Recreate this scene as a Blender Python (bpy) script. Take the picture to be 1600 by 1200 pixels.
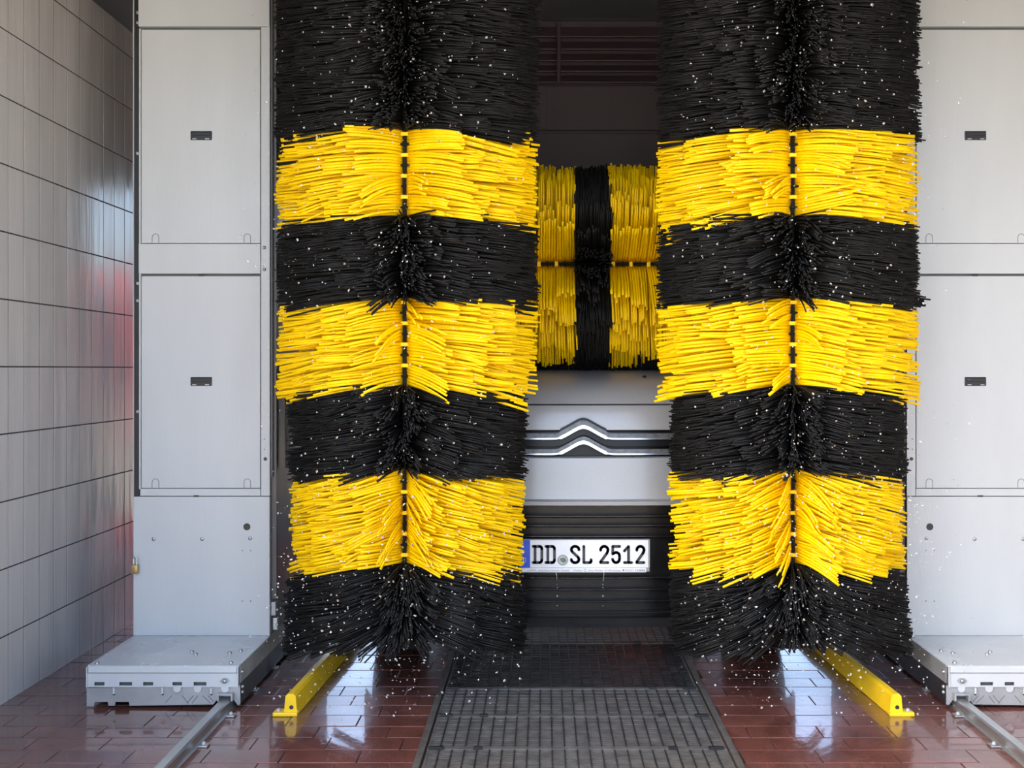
import bpy, bmesh, math, random
import numpy as np
from mathutils import Vector

random.seed(7)
RNG = np.random.default_rng(11)
PI = math.pi
for o in list(bpy.data.objects):
    bpy.data.objects.remove(o)
scene = bpy.context.scene
COL = scene.collection

# ------------------------------------------------------------------ camera
H = 1.237          # eye height
F = 1700.0         # focal length in pixels of the 1600 px wide frame
CXP, CYP = 850.0, 577.0
cam_data = bpy.data.cameras.new('camera')
cam_data.sensor_width = 36.0
cam_data.lens = F / 1600.0 * 36.0
cam_data.shift_x = -(CXP - 800.0) / 1600.0
cam_data.shift_y = (CYP - 600.0) / 1600.0
cam_data.clip_start = 0.05
cam = bpy.data.objects.new('camera', cam_data)
cam.location = (0, 0, H)
cam.rotation_euler = (PI / 2, 0, 0)
COL.objects.link(cam)
scene.camera = cam

# ------------------------------------------------------------------ sky, sun, exposure
SUN_EL, SUN_AZ = math.radians(48), math.radians(-107)   # azimuth from +Y, clockwise
world = bpy.data.worlds.new('sky')
scene.world = world
world.use_nodes = True
wn = world.node_tree.nodes
wl = world.node_tree.links
wn.clear()
sky = wn.new('ShaderNodeTexSky')
sky.sky_type = 'NISHITA'
sky.sun_disc = False
sky.sun_elevation = SUN_EL
sky.sun_rotation = SUN_AZ
sky.air_density = 0.8
sky.dust_density = 4.5
sky.ozone_density = 0.6
wbg = wn.new('ShaderNodeBackground')
wbg.inputs['Strength'].default_value = 0.39
wo = wn.new('ShaderNodeOutputWorld')
wl.new(sky.outputs[0], wbg.inputs[0])
wl.new(wbg.outputs[0], wo.inputs[0])

sd = bpy.data.lights.new('sun', 'SUN')
sd.energy = 5.0
sd.color = (1.0, 0.93, 0.82)
sd.angle = math.radians(0.6)
sun = bpy.data.objects.new('sun', sd)
sun_dir = Vector((math.sin(SUN_AZ) * math.cos(SUN_EL), math.cos(SUN_AZ) * math.cos(SUN_EL), math.sin(SUN_EL)))
sun.rotation_euler = sun_dir.to_track_quat('Z', 'Y').to_euler()
sun.location = (-6, 0, 9)
COL.objects.link(sun)

scene.view_settings.view_transform = 'Standard'
scene.view_settings.look = 'None'
scene.view_settings.exposure = 1.33
scene.view_settings.gamma = 1.0
scene.view_settings.use_curve_mapping = False

# ------------------------------------------------------------------ materials
def mat(name, color, rough=0.5, metal=0.0, spec=0.5, noise=None, bump=None, rough_var=None, coat=0.0, island=0.0):
    """noise=(scale, amount, (sx,sy,sz)), bump=(scale, strength, (sx,sy,sz)), rough_var=(scale, lo, hi, (sx,sy,sz))"""
    m = bpy.data.materials.new(name)
    m.use_nodes = True
    nt = m.node_tree
    n, l = nt.nodes, nt.links
    b = n['Principled BSDF']
    b.inputs['Base Color'].default_value = (*color, 1)
    b.inputs['Roughness'].default_value = rough
    b.inputs['Metallic'].default_value = metal
    b.inputs['Specular IOR Level'].default_value = spec
    b.inputs['Coat Weight'].default_value = coat
    b.inputs['Coat Roughness'].default_value = 0.05
    geo = n.new('ShaderNodeNewGeometry')

    def tex(scale, st, detail=4):
        mp = n.new('ShaderNodeMapping')
        mp.inputs['Scale'].default_value = st
        l.new(geo.outputs['Position'], mp.inputs['Vector'])
        t = n.new('ShaderNodeTexNoise')
        t.inputs['Scale'].default_value = scale
        t.inputs['Detail'].default_value = detail
        l.new(mp.outputs[0], t.inputs['Vector'])
        return t.outputs['Fac']
    col_out = None
    if noise:
        f = tex(noise[0], noise[2])
        r = n.new('ShaderNodeMapRange')
        r.inputs['From Min'].default_value = 0.3
        r.inputs['From Max'].default_value = 0.7
        r.inputs['To Min'].default_value = 1 - noise[1]
        r.inputs['To Max'].default_value = 1 + noise[1]
        l.new(f, r.inputs['Value'])
        col_out = r.outputs[0]
    if island:
        r = n.new('ShaderNodeMapRange')
        r.inputs['To Min'].default_value = 1 - island
        r.inputs['To Max'].default_value = 1 + island * 0.5
        l.new(geo.outputs['Random Per Island'], r.inputs['Value'])
        if col_out is None:
            col_out = r.outputs[0]
        else:
            mm = n.new('ShaderNodeMath')
            mm.operation = 'MULTIPLY'
            l.new(col_out, mm.inputs[0])
            l.new(r.outputs[0], mm.inputs[1])
            col_out = mm.outputs[0]
    if col_out is not None:
        vm = n.new('ShaderNodeVectorMath')
        vm.operation = 'SCALE'
        vm.inputs[0].default_value = color
        l.new(col_out, vm.inputs['Scale'])
        l.new(vm.outputs[0], b.inputs['Base Color'])
    if rough_var:
        f = tex(rough_var[0], rough_var[3])
        r = n.new('ShaderNodeMapRange')
        r.inputs['From Min'].default_value = 0.35
        r.inputs['From Max'].default_value = 0.65
        r.inputs['To Min'].default_value = rough_var[1]
        r.inputs['To Max'].default_value = rough_var[2]
        l.new(f, r.inputs['Value'])
        l.new(r.outputs[0], b.inputs['Roughness'])
    if bump:
        f = tex(bump[0], bump[2], 3)
        bn = n.new('ShaderNodeBump')
        bn.inputs['Strength'].default_value = bump[1]
        bn.inputs['Distance'].default_value = 0.01
        l.new(f, bn.inputs['Height'])
        l.new(bn.outputs[0], b.inputs['Normal'])
    return m

I3 = (1, 1, 1)
M = {}
M['panel'] = mat('painted_panel', (0.51, 0.54, 0.545), 0.38, noise=(2.2, 0.03, (3, 3, 0.6)), bump=(26, 0.05, (3, 3, 0.5)), rough_var=(9, 0.30, 0.40, (3, 3, 0.6)))
M['panel_dark'] = mat('recess_grey', (0.10, 0.11, 0.115), 0.6, noise=(6, 0.1, I3))
M['base_top'] = mat('wet_base_plate', (0.52, 0.55, 0.56), 0.2, noise=(3, 0.05, I3), bump=(18, 0.08, I3), rough_var=(5, 0.1, 0.35, I3))
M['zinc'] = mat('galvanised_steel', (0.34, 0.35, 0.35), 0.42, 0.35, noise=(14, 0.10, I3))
M['steel'] = mat('brushed_steel', (0.52, 0.53, 0.53), 0.3, 0.85, noise=(12, 0.15, (1, 0.2, 1)), bump=(60, 0.1, (1, 0.1, 1)))
M['bolt'] = mat('bolt_steel', (0.38, 0.39, 0.38), 0.35, 0.8, noise=(30, 0.1, I3))
M['black_plastic'] = mat('black_plastic', (0.012, 0.013, 0.014), 0.4, noise=(20, 0.2, I3))
M['clamp'] = mat('clamp_black', (0.007, 0.008, 0.008), 0.7, spec=0.15, noise=(20, 0.2, I3))
M['rubber'] = mat('wet_rubber', (0.018, 0.018, 0.019), 0.35, noise=(10, 0.25, I3), bump=(20, 0.1, I3))
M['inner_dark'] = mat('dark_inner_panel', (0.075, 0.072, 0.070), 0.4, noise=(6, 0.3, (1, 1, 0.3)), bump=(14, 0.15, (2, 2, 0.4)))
M['plum'] = mat('dark_plum_cover', (0.060, 0.044, 0.050), 0.55, noise=(3, 0.08, I3))
M['plum_slat'] = mat('dark_plum_slat', (0.075, 0.050, 0.058), 0.5, noise=(3, 0.08, I3))
M['red'] = mat('red_panel', (0.80, 0.03, 0.03), 0.35, noise=(3, 0.05, I3))
M['brass'] = mat('brass', (0.42, 0.30, 0.12), 0.4, 0.7, noise=(30, 0.1, I3))
M['yellow_bristle'] = mat('yellow_foam_bristle', (1.0, 0.63, 0.0), 0.45, spec=0.25, noise=(25, 0.05, I3), island=0.10)
M['black_bristle'] = mat('black_wet_bristle', (0.009, 0.009, 0.0085), 0.55, spec=0.25, noise=(25, 0.3, I3), island=0.5)
M['yellow_paint'] = mat('yellow_paint', (0.85, 0.56, 0.01), 0.3, noise=(8, 0.10, I3), bump=(30, 0.06, I3))
M['wall_tile'] = mat('glazed_wall_tile', (0.56, 0.55, 0.53), 0.2, spec=0.95, noise=(2.0, 0.06, (5, 5, 0.5)), bump=(7, 0.10, (5, 5, 0.5)), rough_var=(4, 0.10, 0.26, (5, 5, 0.5)), island=0.05)
M['grout'] = mat('dark_grout', (0.035, 0.035, 0.033), 0.8, noise=(20, 0.2, I3))
M['plaster'] = mat('grey_plaster', (0.16, 0.17, 0.19), 0.8, noise=(3, 0.06, I3))
M['ceiling'] = mat('ceiling_paint', (0.20, 0.20, 0.21), 0.85, noise=(3, 0.06, I3))
M['floor_tile'] = mat('wet_red_floor_tile', (0.15, 0.056, 0.043), 0.2, noise=(7, 0.25, I3), bump=(35, 0.10, (1, 0.6, 1)), rough_var=(2.0, 0.10, 0.35, I3), island=0.18, coat=0.8)
M['floor_joint'] = mat('floor_joint', (0.05, 0.035, 0.03), 0.35, noise=(20, 0.2, I3))
M['asphalt'] = mat('pale_paving', (0.38, 0.35, 0.30), 0.85, noise=(12, 0.15, I3), bump=(60, 0.2, I3))
M['facade'] = mat('pale_render', (0.62, 0.58, 0.50), 0.85, noise=(4, 0.04, I3))
M['grate'] = mat('wet_grate_steel', (0.14, 0.138, 0.13), 0.42, 0.4, noise=(18, 0.3, I3), bump=(40, 0.2, I3))
M['grate_wet'] = mat('flooded_grate_steel', (0.045, 0.047, 0.048), 0.22, 0.4, noise=(18, 0.3, I3), bump=(25, 0.3, (1, 0.4, 1)))
M['trench'] = mat('trench_dark', (0.02, 0.02, 0.02), 0.3, noise=(10, 0.2, I3))
M['car_paint'] = mat('silver_car_paint', (0.36, 0.365, 0.36), 0.36, 0.2, noise=(200, 0.03, I3), coat=0.35, bump=(40, 0.03, I3))
M['car_black'] = mat('car_black_plastic', (0.010, 0.010, 0.010), 0.3, spec=0.3, noise=(20, 0.2, I3), bump=(30, 0.1, I3))
M['slat_black'] = mat('slat_black', (0.016, 0.016, 0.016), 0.18, spec=0.6, noise=(20, 0.2, I3), bump=(60, 0.1, I3))
M['gloss_black'] = mat('gloss_black', (0.008, 0.008, 0.009), 0.3, spec=0.3, noise=(10, 0.1, I3))
M['chrome'] = mat('chrome', (0.86, 0.87, 0.88), 0.22, 0.9, noise=(30, 0.02, I3))
M['chevron_grey'] = mat('chevron_grey_face', (0.13, 0.135, 0.135), 0.35, 0.3, noise=(60, 0.3, I3))
M['car_glass'] = mat('dark_car_glass', (0.01, 0.012, 0.014), 0.04, noise=(10, 0.1, I3))
M['lens'] = mat('headlight_lens', (0.45, 0.47, 0.50), 0.05, 0.3, noise=(50, 0.3, I3))
M['plate_white'] = mat('plate_white', (0.80, 0.81, 0.81), 0.35, noise=(40, 0.02, I3))
M['plate_blue'] = mat('plate_blue', (0.01, 0.085, 0.62), 0.35, noise=(30, 0.05, I3))
M['plate_ink'] = mat('plate_black', (0.022, 0.026, 0.027), 0.4, noise=(90, 0.5, I3))
M['plate_text'] = mat('plate_grey_print', (0.16, 0.17, 0.19), 0.5, noise=(40, 0.1, I3))
M['plate_star'] = mat('plate_star_print', (0.10, 0.16, 0.62), 0.4, noise=(40, 0.05, I3))
M['seal'] = mat('seal_grey', (0.38, 0.41, 0.40), 0.35, 0.3, noise=(90, 0.15, I3))
M['seal_dark'] = mat('seal_green', (0.12, 0.16, 0.12), 0.4, noise=(90, 0.3, I3))
M['tyre'] = mat('tyre', (0.015, 0.015, 0.015), 0.6, noise=(20, 0.2, I3))

def water_material():
    m = bpy.data.materials.new('water')
    m.use_nodes = True
    b = m.node_tree.nodes['Principled BSDF']
    b.inputs['Base Color'].default_value = (1, 1, 1, 1)
    b.inputs['Roughness'].default_value = 0.15
    b.inputs['IOR'].default_value = 1.33
    b.inputs['Transmission Weight'].default_value = 0.85
    t = m.node_tree.nodes.new('ShaderNodeTexNoise')
    t.inputs['Scale'].default_value = 300
    m.node_tree.links.new(t.outputs['Fac'], b.inputs['Coat Weight'])
    return m
M['water'] = water_material()

# ------------------------------------------------------------------ mesh helpers
def wloc(o):
    v = Vector((0, 0, 0))
    while o is not None:
        v += o.location
        o = o.parent
    return v

class MB:
    def __init__(self):
        self.v, self.f = [], []

    def add(self, vs, fs):
        b = len(self.v)
        self.v += [tuple(p) for p in vs]
        self.f += [tuple(i + b for i in q) for q in fs]
        return self

    def box(self, x0, x1, y0, y1, z0, z1, bev=0.0):
        if x1 < x0: x0, x1 = x1, x0
        if y1 < y0: y0, y1 = y1, y0
        if z1 < z0: z0, z1 = z1, z0
        if bev <= 0:
            return self.add([(x0, y0, z0), (x1, y0, z0), (x1, y1, z0), (x0, y1, z0), (x0, y0, z1), (x1, y0, z1), (x1, y1, z1), (x0, y1, z1)],
                            [(0, 3, 2, 1), (4, 5, 6, 7), (0, 1, 5, 4), (1, 2, 6, 5), (2, 3, 7, 6), (3, 0, 4, 7)])
        bm = bmesh.new()
        bmesh.ops.create_cube(bm, size=1)
        for v in bm.verts:
            v.co = Vector(((x0 + x1) / 2 + v.co.x * (x1 - x0), (y0 + y1) / 2 + v.co.y * (y1 - y0), (z0 + z1) / 2 + v.co.z * (z1 - z0)))
        bmesh.ops.bevel(bm, geom=bm.edges[:], offset=bev, segments=2, affect='EDGES', profile=0.5)
        bm.verts.index_update()
        self.add([v.co[:] for v in bm.verts], [[v.index for v in f.verts] for f in bm.faces])
        bm.free()
        return self

    def tube(self, pts, r, seg=10, cap=True):
        pts = [Vector(p) for p in pts]
        n = len(pts)
        rs = r if isinstance(r, (list, tuple)) else [r] * n
        vs, fs = [], []
        up = None
        for i, p in enumerate(pts):
            t = (pts[min(i + 1, n - 1)] - pts[max(i - 1, 0)]).normalized()
            if up is None:
                a = Vector((0, 0, 1)) if abs(t.z) < 0.9 else Vector((1, 0, 0))
                up = t.cross(a).normalized()
            s = up - t * up.dot(t)
            s.normalize()
            up = s
            w = t.cross(s)
            for k in range(seg):
                a = 2 * PI * k / seg
                vs.append(p + (s * math.cos(a) + w * math.sin(a)) * rs[i])
        for i in range(n - 1):
            for k in range(seg):
                k2 = (k + 1) % seg
                fs.append((i * seg + k, i * seg + k2, (i + 1) * seg + k2, (i + 1) * seg + k))
        if cap:
            fs.append(tuple(reversed(range(seg))))
            fs.append(tuple((n - 1) * seg + k for k in range(seg)))
        return self.add(vs, fs)

    def prism(self, poly, axis, a0, a1):
        """poly: 2-D outline; axis 'x','y','z' extrusion from a0 to a1. y: (x,z); x: (y,z); z: (x,y)"""
        def mk(p, a):
            return {'x': (a, p[0], p[1]), 'y': (p[0], a, p[1]), 'z': (p[0], p[1], a)}[axis]
        n = len(poly)
        vs = [mk(p, a0) for p in poly] + [mk(p, a1) for p in poly]
        fs = [tuple(range(n)), tuple(reversed(range(n, 2 * n)))]
        fs += [(i, n + i, n + (i + 1) % n, (i + 1) % n) for i in range(n)]
        return self.add(vs, fs)

    def grid(self, rows):
        nr, nc = len(rows), len(rows[0])
        vs = [p for r in rows for p in r]
        fs = [(i * nc + j, i * nc + j + 1, (i + 1) * nc + j + 1, (i + 1) * nc + j) for i in range(nr - 1) for j in range(nc - 1)]
        return self.add(vs, fs)

    def dome(self, c, r, h, direction=(0, -1, 0), seg=10):
        d = Vector(direction).normalized()
        a = Vector((0, 0, 1)) if abs(d.z) < 0.9 else Vector((1, 0, 0))
        s = d.cross(a).normalized()
        w = d.cross(s)
        c = Vector(c)
        vs, fs = [], []
        for (rr, hh) in ((1, 0), (0.9, 0.55), (0.55, 0.9)):
            for k in range(seg):
                t = 2 * PI * k / seg
                vs.append(c + (s * math.cos(t) + w * math.sin(t)) * r * rr + d * h * hh)
        for i in range(2):
            for k in range(seg):
                fs.append((i * seg + k, i * seg + (k + 1) % seg, (i + 1) * seg + (k + 1) % seg, (i + 1) * seg + k))
        vs.append(c + d * h)
        for k in range(seg):
            fs.append((2 * seg + k, 2 * seg + (k + 1) % seg, 3 * seg))
        return self.add(vs, fs)

    def build(self, name, m, parent=None, smooth=False, kind=None, recalc=True, origin=None):
        off = wloc(parent) if parent else Vector((0, 0, 0))
        org = Vector(origin) if origin else (Vector((0, 0, 0)) if parent is None else off.copy())
        me = bpy.data.meshes.new(name)
        me.from_pydata([(p[0] - org.x, p[1] - org.y, p[2] - org.z) for p in self.v], [], self.f)
        if recalc:
            bm = bmesh.new()
            bm.from_mesh(me)
            bmesh.ops.recalc_face_normals(bm, faces=bm.faces)
            bm.to_mesh(me)
            bm.free()
        me.materials.append(m)
        if smooth:
            me.polygons.foreach_set('use_smooth', [True] * len(me.polygons))
            try:
                me.set_sharp_from_angle(angle=math.radians(35))
            except Exception:
                pass
        o = bpy.data.objects.new(name, me)
        o.location = org - off
        o.parent = parent
        COL.objects.link(o)
        if kind:
            o['kind'] = kind
        return o

def tag(o, label, category=None, group=None, kind=None):
    o['label'] = label
    if category: o['category'] = category
    if group: o['group'] = group
    if kind: o['kind'] = kind
    return o

def empty(name, loc):
    o = bpy.data.objects.new(name, None)
    o.location = loc
    o.empty_display_size = 0.1
    COL.objects.link(o)
    return o

def link_copy(src, loc_world, parent):
    c = src.copy()
    COL.objects.link(c)
    c.parent = parent
    c.location = Vector(loc_world) - wloc(parent)
    return c

def px(x, D): return (x - CXP) * D / F
def pz(y, D): return H - (y - CYP) * D / F

XL, XR = -2.0, 2.36       # inner faces of the side walls
D0, D1 = 2.4, 8.3         # mouth of the bay and its far end
TILE_TOP = 2.87
CEIL = 3.75

# ================================================================== the bay
# ---- floor
floor = MB().box(XL, XR, D0 - 0.2, D1 + 1.0, -0.12, -0.0028).build('floor', M['floor_joint'])
tag(floor, 'wet red brown tiled floor of the wash bay', 'floor', kind='structure')
GX0, GX1 = -0.379, 0.594       # drain grating edges
GD0, GD1 = 2.55, 5.60
tw, td, gap = 0.245, 0.117, 0.004
def tile_mesh(name, lx, ly, lz, bev, material):
    me = MB().box(-lx / 2, lx / 2, -ly / 2, ly / 2, -lz, 0, bev).build(name, material)
    m_ = me.data
    bpy.data.objects.remove(me)
    return m_
floor_tiles, far_tiles = [], []
row = 0
y = D0 - 0.15
while y < D1 + 0.88:
    xo = XL - (tw * (0.0, 0.5, 0.25, 0.75)[row % 4])
    x = xo
    while x < XR:
        x0, x1 = max(x + gap / 2, XL), min(x + tw - gap / 2, XR)
        segs = [(x0, x1)]
        if y + td > GD0 - 0.02 and y < GD1 + 0.02:
            segs = []
            if x0 < GX0 - 0.03: segs.append((x0, min(x1, GX0 - 0.03)))
            if x1 > GX1 + 0.03: segs.append((max(x0, GX1 + 0.03), x1))
        for (a, b) in segs:
            if b - a > 0.02:
                floor_tiles.append((a, b, y + gap / 2, y + td - gap / 2, (b - a) > tw - gap - 1e-4))
        x += tw
    y += td
    row += 1
near = sorted([t for t in floor_tiles if t[2] > 3.2], key=lambda t: t[2])[:285]
near_set = set(id(t) for t in near)
FT = [tile_mesh('floor_tile', tw - gap, td - gap, 0.012, 0.0008, M['floor_tile']) for _ in range(1)][0]
rest = MB()
for t in floor_tiles:
    dz = random.uniform(-0.0012, 0.0008)
    if id(t) in near_set:
        if t[4]:
            o = bpy.data.objects.new('floor_tile', FT)
            COL.objects.link(o)
        else:
            o = MB().box(-(t[1] - t[0]) / 2, (t[1] - t[0]) / 2, -(td - gap) / 2, (td - gap) / 2, -0.012, 0, 0.0008).build('floor_tile', M['floor_tile'])
        o.parent = floor
        o.location = ((t[0] + t[1]) / 2, (t[2] + t[3]) / 2, dz)
        o.rotation_euler = (random.uniform(-0.004, 0.004), random.uniform(-0.002, 0.002), 0)
    else:
        rest.box(t[0], t[1], t[2], t[3], -0.012 + dz, dz)
rest.build('floor_tile_field', M['floor_tile'], floor, kind='stuff')

apron = MB().box(-40, 40, -60, D0 - 0.2, -0.14, -0.004).build('ground_front', M['asphalt'])
tag(apron, 'pale paved ground in front of the wash bay', 'ground', kind='structure')
apron2 = MB().box(-40, 40, D1 + 1.0, 60, -0.14, -0.004).build('ground_back', M['asphalt'])
tag(apron2, 'pale paved ground beyond the far end of the bay', 'ground', kind='structure')

# ---- side walls with glazed tiles
def side_wall(name, xin, sgn, label, pieces):
    w = MB().box(xin - sgn * 0.0011, xin - sgn * 0.3, D0, D1, -0.1, TILE_TOP - 0.004).build(name, M['grout'])
    tag(w, label, 'wall', kind='structure')
    ph, pw = H / 4.95, 0.125
    g = 0.0055
    rest_ = MB()
    def pc(i, j):
        z0, z1 = i * ph, min((i + 1) * ph - g, TILE_TOP)
        y0 = 3.985 + 0.08 + j * pw
        return y0, y0 + pw - g, z0, z1
    full = MB().box(-0.012, 0.0, -(pw - g) / 2, (pw - g) / 2, -(ph - g) / 2, (ph - g) / 2, 0.0006).build('wall_tile', M['wall_tile'])
    fm = full.data
    bpy.data.objects.remove(full)
    for i in range(12):
        for j in range(-13, 64):
            y0, y1, z0, z1 = pc(i, j)
            if z1 - z0 < 0.03 or y0 < D0 or y1 > D1:
                continue
            if pieces and -1 <= j < 19 and (z1 - z0) > ph - g - 1e-4:
                o = bpy.data.objects.new('wall_tile', fm)
                COL.objects.link(o)
                o.parent = w
                o.location = (xin + random.uniform(-0.0001, 0.0004), (y0 + y1) / 2, (z0 + z1) / 2)
                o.rotation_euler = (0, random.uniform(-0.001, 0.001), random.uniform(-0.003, 0.003))
            else:
                rest_.box(xin - sgn * 0.012, xin, y0, y1, z0, z1)
    rest_.build('wall_tile_field', M['wall_tile'], w, kind='stuff')
    return w
side_wall('wall_left', XL, 1, 'grey glazed tile wall left of the wash portal', True)
side_wall('wall_right', XR, -1, 'grey glazed tile wall hidden right of the wash portal', False)
for nm, xin, s, lb in (('trim_1', XL, 1, 'dark grey plaster band above the left wall tiles'), ('trim_2', XR, -1, 'dark grey plaster band above the right wall tiles')):
    t = MB().box(xin - s * 0.02, xin - s * 0.3, D0, D1, TILE_TOP, CEIL).build(nm, M['plaster'])
    tag(t, lb, 'wall', kind='structure')
c = MB().box(XL - 0.3, XR + 0.3, D0, D1, CEIL, CEIL + 0.25).build('ceiling', M['ceiling'])
tag(c, 'grey ceiling above the wash bay', 'ceiling', kind='structure')
wf = MB().box(XL - 4, XR + 4, D0 - 0.25, D0, 3.0, 4.6).box(XL - 4, XL - 0.3, D0 - 0.25, D0, -0.1, 3.0).box(XR + 0.3, XR + 4, D0 - 0.25, D0, -0.1, 3.0).build('wall_front', M['facade'])
tag(wf, 'pale rendered facade around the mouth of the bay', 'wall', kind='structure')
wb = MB().box(XL - 0.3, XR + 0.3, D1, D1 + 0.25, 2.64, 4.0).box(XL - 0.3, XL + 0.05, D1, D1 + 0.25, -0.1, 2.64).box(XR - 0.05, XR + 0.3, D1, D1 + 0.25, -0.1, 2.64).build('wall_back', M['plaster'])
tag(wb, 'grey far wall around the open exit of the bay', 'wall', kind='structure')

# ================================================================== wash portal
FD = 4.42                     # front face of the columns
CB = 5.58                     # back of the columns
MIR = 0.36                    # mirror: x -> MIR - x
portal = empty('wash_portal', (MIR / 2, 5.2, 0))
tag(portal, 'white steel wash portal with two panelled columns standing on floor rails', 'car wash portal')

def column(mirror):
    sx = (lambda x: MIR - x) if mirror else (lambda x: x)
    side = 'right' if mirror else 'left'
    X0, X1 = -1.668, -1.114
    def B(x0, x1, y0, y1, z0, z1, bev=0.0, mb=None):
        mb = mb or MB()
        return mb.box(sx(x0), sx(x1), y0, y1, z0, z1, bev)
    body = B(X0 + 0.004, X1 - 0.004, FD + 0.012, CB, 0.155, 2.98).build('column', M['panel'] if False else M['panel_dark'], portal)
    body['label'] = 'panelled %s column of the portal' % side
    B(X0, X0 + 0.004, FD + 0.004, CB, 0.155, 2.98).build('outer_skin', M['panel'], body)
    B(X1 - 0.004, X1, FD + 0.004, CB, 0.155, 2.98).build('inner_skin', M['inner_dark'], body)
    # frame pieces
    xa, xb = -1.6355, -1.1525     # door edges
    B(-1.646, xa - 0.003, FD, FD + 0.02, 0.7225, 2.622, 0.0015).build('frame_stile', M['panel'], body)
    B(xb + 0.003, X1, FD, FD + 0.02, 0.7225, 2.628, 0.0015).build('frame_stile', M['panel'], body)
    B(-1.646, X1, FD - 0.006, FD + 0.02, 2.6285, 2.98, 0.0015).build('frame_rail', M['panel'], body)
    B(-1.646, xb + 0.001, FD - 0.003, FD + 0.02, 1.6255, 1.7465, 0.0015).build('frame_rail', M['panel'], body)
    B(-1.646, xb + 0.001, FD, FD + 0.02, 0.7225, 0.7515, 0.0015).build('frame_rail', M['panel'], body)
    # doors
    for (z0, z1) in ((1.7495, 2.6165), (0.7545, 1.6155)):
        B(xa, xb, FD - 0.001, FD + 0.02, z0, z1, 0.002).build('door_panel', M['panel'], body)
        for cx in (-1.578, -1.205):
            pts = [(sx(cx - 0.0135), FD - 0.0012, z0 + 0.001), (sx(cx - 0.0135), FD - 0.0012, z0 + 0.024)]
            pts += [(sx(cx + 0.0135 * math.cos(a)), FD - 0.0012, z0 + 0.024 + 0.0135 * math.sin(a)) for a in np.linspace(PI, 0, 9)]
            pts += [(sx(cx + 0.0135), FD - 0.0012, z0 + 0.001)]
            MB().tube(pts, 0.0011, 4).build('knockout_slot', M['panel_dark'], body)
    # lower panel
    B(X0, X1, FD - 0.002, FD + 0.02, 0.1555, 0.7195, 0.002).build('lower_panel', M['panel'], body)
    # latches
    for zc in (pz(212, FD), pz(596, FD)):
        xc = -1.392
        la = B(xc - 0.044, xc + 0.044, FD - 0.004, FD + 0.005, zc - 0.0185, zc + 0.0185, 0.0035).build('latch', M['black_plastic'], body)
        la['label'] = 'black recessed latch'
        B(xc - 0.038, xc + 0.038, FD - 0.0075, FD - 0.003, zc - 0.001, zc + 0.014, 0.002).build('latch_lever', M['black_plastic'], body)
        for dx in (-0.028, 0.024):
            B(xc + dx - 0.007, xc + dx + 0.009, FD - 0.006, FD - 0.003, zc - 0.0155, zc - 0.0115).build('latch_clip', M['bolt'], body)
    # bolts and holes
    for (bx, by, r) in ((413, 387, 0.007), (413, 421, 0.007), (240.5, 842, 0.008), (316, 842, 0.008), (391, 841, 0.008)):
        MB().dome((sx(px(bx, FD)), FD - 0.002, pz(by, FD)), r, 0.006).build('bolt', M['bolt'], body, smooth=True)
    for (bx, by, r) in ((386, 823, 0.0145), (414.5, 717, 0.007), (413, 686, 0.002), (413, 702, 0.002), (379, 860, 0.0024), (392, 860, 0.0024), (379, 939, 0.0024), (392, 939, 0.0024)):
        c0 = (sx(px(bx, FD)), FD - 0.0028, pz(by, FD))
        MB().tube([c0, (c0[0], FD + 0.01, c0[2])], r, 16).build('hole', M['black_plastic'], body)
    for bx, by in ((315, 430.5), (307, 775)):
        B(px(bx, FD) - 0.01, px(bx, FD) + 0.01, FD - 0.0045, FD, pz(by, FD) - 0.003, pz(by, FD) + 0.003).build('seam_clip', M['black_plastic'], body)
    # cable channel along the outer edge
    ch = B(X0, X0 + 0.002, FD - 0.004, FD + 0.03, 0.72, 2.98).build('channel_lip', M['panel'], body)
    B(X0 + 0.003, -1.648, FD + 0.002, FD + 0.012, 0.47, 2.98).build('cable_channel', M['black_plastic'], body)
    for by in (20, 36, 240, 443, 470, 643):
        xc = px(216, FD)
        B(xc - 0.006, xc + 0.004, FD - 0.008, FD + 0.004, pz(by, FD) - 0.006, pz(by, FD) + 0.006, 0.002).build('channel_clip', M['bolt'], body)
    # profiles on the inner side
    B(X1, X1 + 0.022, FD + 0.02, FD + 0.06, 0.30, 2.95).build('inner_profile', M['inner_dark'], body)
    B(X1 + 0.004, X1 + 0.010, FD + 0.004, FD + 0.02, 0.80, 2.95).build('profile_edge', M['inner_dark'], body)
    B(X1 + 0.024, X1 + 0.058, FD + 0.16, FD + 0.20, 0.82, 1.25, 0.003).build('splash_strip', M['inner_dark'], body)
    hg = B(X1 + 0.004, X1 + 0.024, FD + 0.002, FD + 0.03, 0.235, 0.29, 0.003).build('hinge', M['zinc'], body)
    B(X1 + 0.010, X1 + 0.030, FD + 0.006, FD + 0.03, 0.175, 0.225, 0.003).build('hinge', M['bolt'], body)
    for z in (0.20, 0.26, 0.31):
        MB().dome((sx(X1 + 0.03), FD + 0.004, z), 0.006, 0.006).build('bolt', M['bolt'], body, smooth=True)
    # ---- travelling base carriage
    BF = 3.972
    base = B(X0, X1, BF + 0.012, CB + 0.15, 0.030, 0.148).build('base_carriage', M['panel_dark'], portal)
    base['label'] = 'low %s carriage with slotted front plate' % side
    B(X0, X1, BF, CB + 0.15, 0.148, 0.155, 0.002).build('top_plate', M['base_top'], base)
    # inner side plate: light flange above, rubber below
    B(X1, X1 + 0.003, BF + 0.01, CB + 0.15, 0.088, 0.154).build('side_flange', M['zinc'], base)
    B(X1 - 0.002, X1 + 0.001, BF + 0.01, CB + 0.15, 0.010, 0.088).build('side_skirt', M['rubber'], base)
    B(X0 - 0.003, X0, BF + 0.01, CB + 0.15, 0.020, 0.154).build('side_flange', M['zinc'], base)
    # upper front plate with real slots
    zt, zb = 0.154, 0.078
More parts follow.
